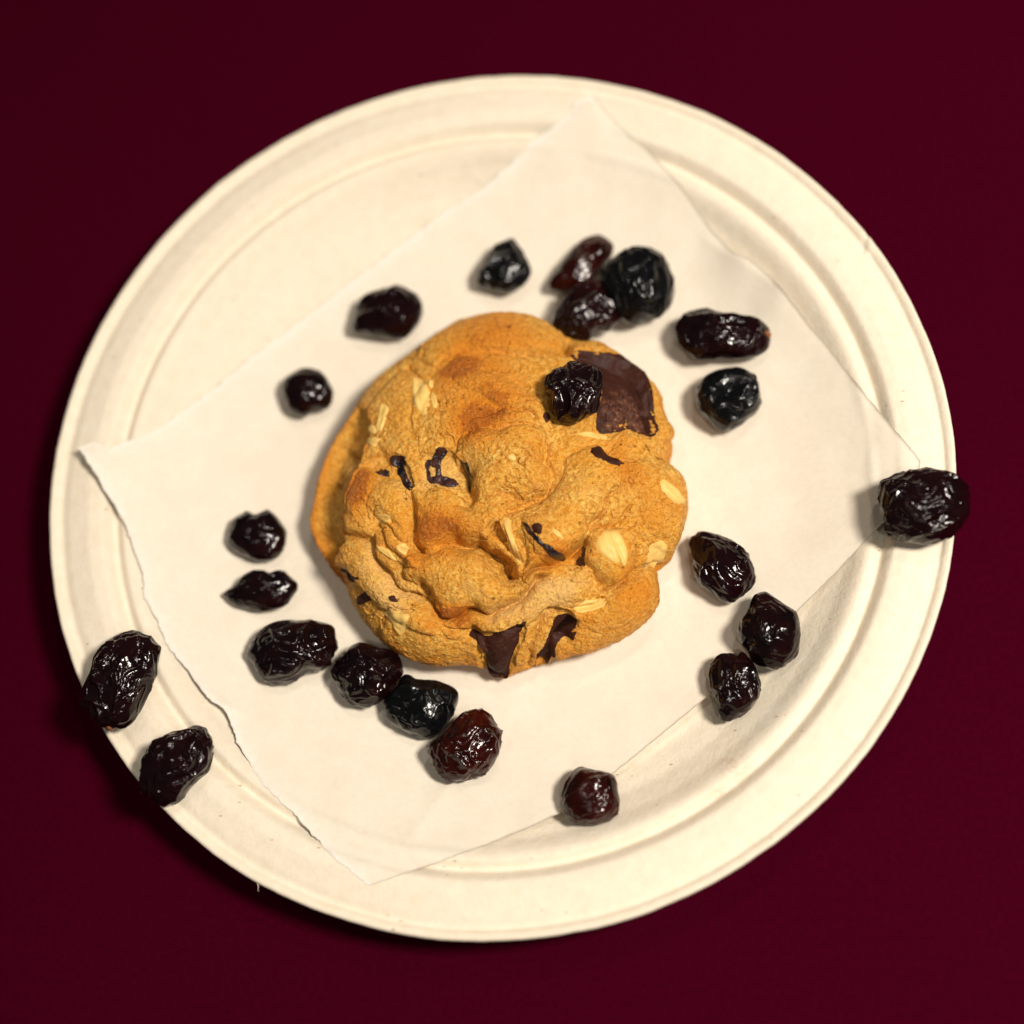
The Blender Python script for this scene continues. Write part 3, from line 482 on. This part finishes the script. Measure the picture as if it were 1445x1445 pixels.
# underside: 1.5 mm below, walked back from the edge
ru = np.array([88.0, 87.4, 86, 83, 79, 76.5, 74, 70, 66, 62, 58, 54, 50, 25, .5])
zu = np.maximum(plate_z(ru)-np.array([.6, 1.35, 1.35]+[1.4]*12), .25); zu[-4:] = .35; zu[0] = 12.9
und = np.stack([ru[:, None]*np.cos(th)+0*th, ru[:, None]*np.sin(th), zu[:, None]+0*th], -1)
und[:2, :, :2] *= (1+(edge[-1]/88))[None, :, None]
V = np.concatenate([top.reshape(-1, 3), und.reshape(-1, 3)])*MM
nrow = len(rr)+len(ru)
plate = fast_mesh('plate', V, grid_faces(nrow, NT, True), mat_plate, extra=[tuple(range(NT))[::-1], tuple(range((nrow-1)*NT, nrow*NT))])
fp = [np.array(p) for p in FIBRE]; Vf = []; nn = 6
for k, p in enumerate(fp):
    for j in range(nn):
        a = 2*math.pi*j/nn; w = .11*(1-.75*k/(len(fp)-1)); Vf.append(p+[w*math.cos(a), 0, w*math.sin(a)])
fib = fast_mesh('loose_fibre', np.array(Vf)*MM, grid_faces(len(fp), nn, True), mat_plate, plate); fib['label'] = 'fine pulp fibre sticking out of the lower left edge'
tag(plate, 'round cream moulded pulp paper plate lying on the maroon table', 'plate')

# =============================================================== paper
def resample(pts, n):
    P = np.array(pts, float); d = np.r_[0, np.cumsum(np.hypot(*np.diff(P, axis=0).T))]
    u = np.linspace(0, d[-1], n); return np.stack([np.interp(u, d, P[:, 0]), np.interp(u, d, P[:, 1])], 1)
NP_ = 200
LB, BR, TR, LT = (resample(PAPER[k], NP_) for k in ('LB', 'BR', 'TR', 'LT'))
def jag(E, amp, off, freq=1.):
    t = np.gradient(E, axis=0); t /= np.linalg.norm(t, axis=1)[:, None]+1e-9
    q = np.column_stack([E, np.zeros(len(E))])
    j = amp*(perlin(q, .5*freq, off)+.7*perlin(q, 1.3*freq, off+5)+.5*perlin(q, 3.1, off+9))
    w = np.minimum(np.arange(len(E)), np.arange(len(E))[::-1])/4.; j *= np.clip(w, 0, 1)
    return E+np.stack([-t[:, 1], t[:, 0]], 1)*j[:, None]
LB, BR, TR, LT = jag(LB, .42, 3), jag(BR, .16, 13), jag(TR, .18, 23), jag(LT, .35, 33)
u = np.linspace(0, 1, NP_)[:, None, None]; v = np.linspace(0, 1, NP_)[None, :, None]
A = (1-v)*LT[:, None]+v*BR[:, None]            # u along LT / BR
B = (1-u)*LB[None]+u*TR[None]                  # v along LB / TR
Cn = (1-u)*(1-v)*LT[0]+u*(1-v)*LT[-1]+(1-u)*v*BR[0]+u*v*BR[-1]
XY = A+B-Cn
def sheet_r(r): return np.interp(r, [0, 40, 46, 52, 58, 66, 72, 77, 80, 86], [2.1, 2.2, 2.6, 3.7, 5.3, 8.1, 10.9, 13.2, 14.1, 14.3])
def sheet_z(x, y):
    r = np.hypot(x, y); z = 0; k = 0
    for d in (-4, -2, 0, 2, 4): z = z+sheet_r(r+d); k += 1
    z = z/k
    q = np.column_stack([x.ravel(), y.ravel(), 0*x.ravel()])
    far = sstep(40, 62, r)
    z = z+far*(.55*perlin(q, .045, 4).reshape(x.shape)+.30*perlin(q, .11, 7).reshape(x.shape))+.10*perlin(q, .12, 2).reshape(x.shape)+.05*perlin(q, .3, 2).reshape(x.shape)
    xy = np.column_stack([x.ravel(), y.ravel()])
    for h, w, line in PAPER_CREASES:
        d = line_dist(xy, line); ends = np.minimum(np.hypot(*(xy-np.array(line[0])).T), np.hypot(*(xy-np.array(line[-1])).T))
        z = z+(h*np.exp(-d/w)*np.clip(ends/4, 0, 1)).reshape(x.shape)
    for (cx, cy, s, h) in PAPER_LIFTS: z = z+h*np.exp(-((x-cx)**2+(y-cy)**2)/s**2)
    return np.maximum(z, plate_z(np.minimum(r, 86))+.13)
PZ = sheet_z(XY[..., 0], XY[..., 1])+(.9*np.exp(-u*120/1.6)*(1-sstep(.10, .45, v)))[..., 0]
TOPp = np.dstack([XY, PZ]); BOTp = TOPp-[0, 0, .05]
n = NP_*NP_
q = grid_faces(NP_, NP_)
def border(n):
    a = [i*n for i in range(n)]; b = [(n-1)*n+j for j in range(1, n)]; c = [i*n+n-1 for i in range(n-2, -1, -1)]; d = list(range(n-2, 0, -1))
    return a+b+c+d
bd = np.array(border(NP_)); side = np.stack([bd, np.roll(bd, -1), np.roll(bd, -1)+n, bd+n], 1)
Vp = np.concatenate([TOPp.reshape(-1, 3), BOTp.reshape(-1, 3)])*MM
paper = fast_mesh('parchment_paper', Vp, np.concatenate([q[:, ::-1], q+n, side]), mat_paper)
fr = np.exp(-np.minimum(u*np.ones_like(v), v+.0*u)[..., 0]*NP_/1.6)*np.clip(.55+.9*perlin(np.column_stack([XY.reshape(-1, 2), np.zeros(n)]), .9, 3).reshape(NP_, NP_), 0, 1)
at_ = paper.data.attributes.new('frayed', 'FLOAT', 'POINT'); at_.data.foreach_set('value', np.tile(fr.ravel(), 2).astype(np.float32))
tag(paper, 'thin white square of parchment paper with a torn left edge, lying in the plate', 'parchment paper')

# =============================================================== cookie
cookie = bpy.data.objects.new('cookie', None); COL.objects.link(cookie)
cookie.location = (CK_C[0]*MM, CK_C[1]*MM, 0); cookie.empty_display_size = .02
tag(cookie, 'thick golden oatmeal cookie with chocolate chunks in the middle of the plate', 'cookie')
NS, NTH = 470, 1300
s1 = np.concatenate([np.linspace(.003, 1, NS-50, endpoint=False), np.linspace(1, 1.22, 50)])
t1 = np.arange(NTH)*2*np.pi/NTH
SS, TT = np.meshgrid(s1, t1, indexing='ij'); SS = SS.ravel(); TT = TT.ravel()
Pd, Nd = cookie_dome(SS, TT)
Q = np.stack([SS*QR*np.cos(TT), SS*QR*np.sin(TT)], 1)
rel = cookie_relief(Q); fine = cookie_fine(Pd)
Wd = Pd+np.stack([perlin(Pd, .7, k_) for k_ in (1, 31, 61)], 1)*.5
grain = .10*perlin(Pd, 1.3, 21)+.15*perlin(Pd, 2.2, 4)+.12*perlin(Pd, 3.6, 14)
rough_ = sstep(-.25, .35, perlin(Pd, .10, 91))
crk = np.abs(perlin(Wd, .42, 33)); grain -= .75*rough_*sstep(.02, .18, perlin(Pd, .21, 12))*np.exp(-(crk/.022)**2)      # fine cracks
pit = perlin(Wd, 1.25, 55); grain -= .9*rough_*np.clip(pit-.24, 0, 1)*2.4                                             # little pores
grain *= .55+.6*rough_
keep = 1-sstep(1.1, 1.2, SS)
Vc = Pd+Nd*((rel+fine+grain)*keep)[:, None]
Vc[:, 2] = np.maximum(Vc[:, 2], 2.25)
dough = fast_mesh('dough', Vc*MM, grid_faces(len(s1), NTH, True)[:, ::-1], mat_dough, cookie,
                  extra=[tuple(range(NTH)), tuple(range((len(s1)-1)*NTH, len(s1)*NTH))[::-1]])
# browning (a baked-in colour): listed toasted spots, convex shoulders, the base
b = np.zeros(len(Q))
for (c0, r0, a0) in CK_BROWN: b += .85*a0*np.exp(-((Q-np.array(c0))**2).sum(1)/(r0*.72)**2)
G2 = rel.reshape(len(s1), NTH)
blur = G2.copy()
for k in (5, 9, 14):
    blur = (np.roll(blur, k, 1)+np.roll(blur, -k, 1)+blur)/3
    pad = np.pad(blur, ((k, k), (0, 0)), 'edge'); blur = (pad[2*k:]+pad[:-2*k]+blur)/3
b += .45*np.clip((G2-blur).ravel(), 0, .8)
b += .18*perlin(Pd, .12, 77)+.12*perlin(Pd, .4, 17)
b += .40*sstep(.78, 1.05, SS)
attr = dough.data.attributes.new('browning', 'FLOAT', 'POINT'); attr.data.foreach_set('value', np.clip(b, -.8, 1.2).astype(np.float32))

def q_surface(Q):
    s = np.hypot(Q[:, 0], Q[:, 1])/QR; t = np.arctan2(Q[:, 1], Q[:, 0])
    P, N = cookie_dome(s, t)
    return P, N, cookie_relief(Q)+cookie_fine(P)
KIND = {'chunk': ('chocolate_chunk', mat_choc), 'bit': ('chocolate_bit', mat_choc), 'berry': ('berry_bit', mat_bit), 'nut': ('chocolate_bit', mat_choc), 'oat': ('oat_flake', mat_oat)}
def patch(i, kind, lift, poly, ax=None, cr=None):
    name, mat = KIND[kind]
    pp = closed_poly(poly, 4 if kind != 'chunk' else 10); c0 = pp.mean(0)
    nt, nr = len(pp), 18 if kind != 'chunk' else 70
    q3 = np.column_stack([pp, np.full(nt, i*3.7)])
    jit = {'chunk': .26, 'oat': .12}.get(kind, .32)
    d = pp-c0; L = np.hypot(d[:, 0], d[:, 1])
    pp = c0+d*(1.04 if kind == 'chunk' else 1.0)*(1+jit*(perlin(q3, 1.1, 3)+.6*perlin(q3, 2.6, 8))/np.maximum(L, .8))[:, None]
    rho = np.concatenate([np.linspace(.02, .93, nr-4), [.965, .99, 1.0, 1.01]])
    up = lift-(lift+{'chunk': -.10, 'oat': .06}.get(kind, .05))*np.clip((rho-.55)/.45, 0, 1)**2.2
    up[-1] = -.9; up[-2] = -.35
    Qp = (c0+rho[:, None, None]*(pp-c0)[None]).reshape(-1, 2)
    P, N, h = q_surface(Qp)
    U = np.repeat(up, nt)
    R3 = np.column_stack([Qp, np.full(len(Qp), i*5.1)])
    inner = np.repeat(1-sstep(.9, 1, rho), nt)
    if kind == 'chunk':
        # smooth broken chocolate: even out the dough's bumps, leave a crumbly patch
        U = U-inner*.4*cookie_fine(P)+inner*(.45*perlin(R3, .22, 2)+.20*perlin(R3, .6, 6)+.10*perlin(R3, 1.5, 6))
        crumb = .35*sstep(.1, .5, perlin(R3, .2, 12.7))
        if cr: crumb = np.maximum(crumb, 1-sstep(.6, 1.15, np.hypot(*(Qp-np.array(cr[0])).T)/cr[1]+.5*perlin(R3, .45, 6)))
        U = U+inner*crumb*(1.0*np.abs(perlin(R3, .9, 4))+.55*perlin(R3, 1.9, 9)-.1)
    elif kind == 'oat':
        a, b_ = np.array(ax[0]), np.array(ax[1])
        cr = line_dist(Qp, [a+(b_-a)*.08, a+(b_-a)*.92])
        U = U-inner*.35*lift*np.exp(-(cr/.28)**2)+inner*(.06*perlin(R3, 1.2, 2))-inner*(.4*cookie_fine(P)+.28*np.maximum(perlin(R3, .5, 9), 0))
    else:
        U = U+inner*(.32*perlin(R3, .7, 2)+.22*(.45-np.abs(perlin(R3, 1.3, 5))*2))
    Vq = P+N*(h+U)[:, None]
    o = fast_mesh(name, Vq*MM, grid_faces(len(rho), nt, True)[:, ::-1] if True else None, mat, cookie,
                  extra=[tuple(range(nt)), tuple(range((len(rho)-1)*nt, len(rho)*nt))[::-1]])
    if kind == 'chunk':
        at_ = o.data.attributes.new('crumbly', 'FLOAT', 'POINT'); at_.data.foreach_set('value', (crumb*inner).astype(np.float32))
    # outward normals whichever way the outline runs
    area = .5*np.sum(pp[:, 0]*np.roll(pp[:, 1], -1)-np.roll(pp[:, 0], -1)*pp[:, 1])
    if area < 0: o.data.flip_normals()
    return o
for i, (kind, lift, poly, kw) in enumerate(CK_PATCHES): patch(i, kind, lift, poly, **kw)

# =============================================================== raisins and dried berries
def bvh_of(V, F): return BVHTree.FromPolygons([tuple(x) for x in V], [tuple(x) for x in F])
step = 3
Gc = Vc.reshape(len(s1), NTH, 3)[:430:4, ::6].copy(); Gc[..., :2] += CK_C
cook_bvh = bvh_of(Gc.reshape(-1, 3), grid_faces(Gc.shape[0], Gc.shape[1], True).tolist())
Pg = TOPp[::4, ::4]; paper_bvh = bvh_of(Pg.reshape(-1, 3), grid_faces(Pg.shape[0], Pg.shape[1]).tolist())
def support(x, y):
    z = float(plate_z(np.array([math.hypot(x, y)]))[0]) if math.hypot(x, y) < 88 else -99
    for t in (paper_bvh, cook_bvh):
        h = t.ray_cast(Vector((x, y, 60)), Vector((0, 0, -1)))
        if h[0] is not None: z = max(z, h[0].z)
    return z
def unit_ball(sub):
    bm = bmesh.new(); bmesh.ops.create_icosphere(bm, subdivisions=sub, radius=1)
    V = np.array([v.co[:] for v in bm.verts]); F = np.array([[v.index for v in f.verts] for f in bm.faces]); bm.free(); return V, F
BALL = {k: unit_ball(k) for k in (6, 7)}
GRP = 'raisins and dried berries scattered on and around the cookie'
def raisin(key, kind, label, wr=1.0, sub=6, sink=.35, dents=(), name='raisin', cat='raisin', ridge=1.0, seed=0, freq=1.0):
    cx, cy, hz, rad = RAISINS[key]
    U, F = BALL[sub]
    th = np.arctan2(U[:, 1], U[:, 0]); n = len(rad)
    t = (th/(2*np.pi)) % 1*n; i = np.floor(t).astype(int); f = t-i
    R = np.asarray(rad)
    a, b, c, d = R[(i-1) % n], R[i % n], R[(i+1) % n], R[(i+2) % n]
    rho = .5*((2*b)+(-a+c)*f+(2*a-5*b+4*c-d)*f*f+(-a+3*b-3*c+d)*f**3)
    flat = np.hypot(U[:, 0], U[:, 1])
    # blend the outline to a mean radius towards the poles
    k = flat**.8; rm = rho*k+R.mean()*(1-k)
    x, y = U[:, 0]*rm, U[:, 1]*rm
    z = np.sign(U[:, 2])*np.abs(U[:, 2])**.9*hz*np.where(U[:, 2] < 0, .85, 1.0)
    P = np.stack([x, y, z], 1)
    N = np.stack([U[:, 0]/R.mean(), U[:, 1]/R.mean(), U[:, 2]/hz], 1); N /= np.linalg.norm(N, axis=1)[:, None]
    o3 = seed*17.3
    ang = .5*math.atan2(np.sum(R**3*np.sin(2*np.arange(n)*2*np.pi/n)), np.sum(R**3*np.cos(2*np.arange(n)*2*np.pi/n)))
    ca, sa = math.cos(ang), math.sin(ang)
    Pl = np.stack([(x*ca+y*sa)*.58, -x*sa+y*ca, z], 1)
    Wp = Pl+np.stack([perlin(P, .22, o3+k_) for k_ in (1, 31, 61)], 1)*2.4
    h = .50*perlin(P, .17, o3+5)*wr
    rg = 1-np.minimum(np.abs(perlin(Wp, .17*freq, o3+11))*2.6, 1); h += .85*ridge*wr*(rg**2.0-.36)
    rg2 = 1-np.minimum(np.abs(perlin(Wp, .38*freq, o3+23))*2.6, 1); h += .38*ridge*wr*(rg2**2.2-.33)
    rg3 = 1-np.minimum(np.abs(perlin(Wp, .9*freq, o3+37))*2.6, 1); h += .09*wr*(rg3**2-.35)
    h += .04*perlin(P, .8, o3+3)*wr
    for (dx, dy, s, dep) in dents:
        h -= dep*np.exp(-((x-dx)**2+(y-dy)**2)/s**2)*(U[:, 2] > 0)
    h *= np.where(flat > .85, .6, 1.0)
    P = P+N*h[:, None]
    low = np.where((U[:, 2] < -.15))[0][::max(1, len(U)//1500)]
    need = max(support(cx+P[j, 0], cy+P[j, 1])-P[j, 2] for j in low) if len(low) else 0
    zc = need-sink
    o = fast_mesh(name, P*MM, F, RM[kind])
    o.location = (cx*MM, cy*MM, zc*MM)
    tag(o, label, cat, GRP)
    o['_p'] = 0; del o['_p']
    return o, P
def stem(parent, P, ang, elev, size):
    """the pale stem end set into the skin of a raisin"""
    dv = np.array([math.cos(elev)*math.cos(ang), math.cos(elev)*math.sin(ang), math.sin(elev)])
    Lp = np.linalg.norm(P, axis=1); k = np.argmax((P@dv)/Lp); p = P[k]
    nn = dv/np.linalg.norm(dv)
    e1 = np.cross(nn, [0, 0, 1.]); e1 /= np.linalg.norm(e1); e2 = np.cross(nn, e1)
    V = []
    nt = 20
    for r, hgt in ((.02, .45), (.5, .42), (.85, .25), (1.0, -.1), (1.0, -.8)):
        for j in range(nt):
            a = 2*math.pi*j/nt; rr_ = r*(1+.12*math.sin(3*a+1))
            V.append(p+e1*size*rr_*math.cos(a)*.75+e2*size*rr_*math.sin(a)+nn*size*hgt)
    o = fast_mesh('stem_end', np.array(V)*MM, grid_faces(5, nt, True), mat_stem, parent, extra=[tuple(range(nt))[::-1], tuple(range(4*nt, 5*nt))])
    o['label'] = 'orange-brown stem end'
    return o
raisin('R1', 'black', "small round black raisin alone on the paper beside the cookie's upper left edge", .7, seed=1, ridge=.8)
raisin('R2', 'purple', 'oval black raisin with a reddish lower left tip, above left of the cookie', .7, seed=2, ridge=.8)
raisin('R3', 'blue', 'blue-black teardrop-shaped dried berry with its pointed end up, alone behind the cookie', .9, seed=3, name='dried_berry', cat='dried berry', ridge=.9)
raisin('R4', 'red', 'long raisin with a reddish brown rounded end, rearmost of the cluster behind the cookie', .7, seed=4)
raisin('R5', 'maroon', 'wrinkled maroon raisin touching the back edge of the cookie', 1.0, seed=5, freq=1.35, sink=3.0)
raisin('R6', 'blue', 'largest round blue-black dried berry, right end of the cluster behind the cookie', .9, seed=6, name='dried_berry', cat='dried berry', ridge=1.)
o7, P7 = raisin('R7', 'purple', 'long two-lobed raisin with an orange stem end at its right tip', .9, seed=7)
stem(o7, P7, -.12, .1, 1.0)
raisin('R8', 'blue', 'round blue-black dried berry with a sunken middle, touching the long two-lobed raisin', .9, seed=8, dents=((.3, .2, 3.0, 2.2),), name='dried_berry', cat='dried berry', ridge=1.)
raisin('R9', 'purple', 'big plump shiny raisin resting on the right edge of the plate rim', 1.0, sub=7, seed=9, freq=1.2)
raisin('R10', 'purple', "lemon-shaped wrinkled raisin on the paper nearest the cookie's lower right side", 1.0, seed=10, freq=1.2)
raisin('R11', 'black', 'egg-shaped glossy black raisin with a red left tip, between two others at lower right', .8, seed=11)
raisin('R12', 'black', "glossy black raisin with a pointed bottom lying across the paper's lower right edge", .85, seed=12, freq=1.35)
raisin('R13', 'red', "small round red-brown raisin on the paper's bottom edge, apart from the others", .8, seed=13, freq=1.2)
raisin('R14', 'red', 'red-tinged wrinkled raisin, lower right end of the row of four below the cookie', 1.05, seed=14, freq=1.35)
raisin('R15', 'blue', 'smooth blue-black dried berry with a folded side, third in the row of four', .85, seed=15, dents=((-3.2, -.8, 1.6, 1.1),), name='dried_berry', cat='dried berry', ridge=.9)
raisin('R16', 'black', 'round glossy raisin with many glints, second in the row of four below the cookie', 1.0, seed=16, freq=1.35)
o17, P17 = raisin('R17', 'black', 'wide bean-shaped raisin with a tiny orange speck, upper left end of the row of four', .9, seed=17, freq=1.2)
raisin('R18', 'black', 'flat lip-shaped raisin with two pointed ends on the paper left of the cookie', .6, seed=18)
raisin('R19', 'black', 'roundish black raisin with a notch in its top, above the flat lip-shaped one', .55, seed=19)
o20, P20 = raisin('R20', 'purple', 'long wrinkled purple-black raisin with a waist on the left edge of the plate rim', 1.0, sub=7, seed=20, freq=1.2)
stem(o20, P20, -1.75, .0, 1.1)
o21, P21 = raisin('R21', 'purple', 'wrinkled purple-black raisin on the lower left plate rim, below the long waisted one', 1.0, sub=7, seed=21, freq=1.2)
stem(o21, P21, -2.5, .0, .8)
raisin('R22', 'purple', "glossy wrinkled raisin sitting on top of the cookie against the big chocolate chunk", 1.2, sub=7, seed=22, freq=1.5, sink=.8)
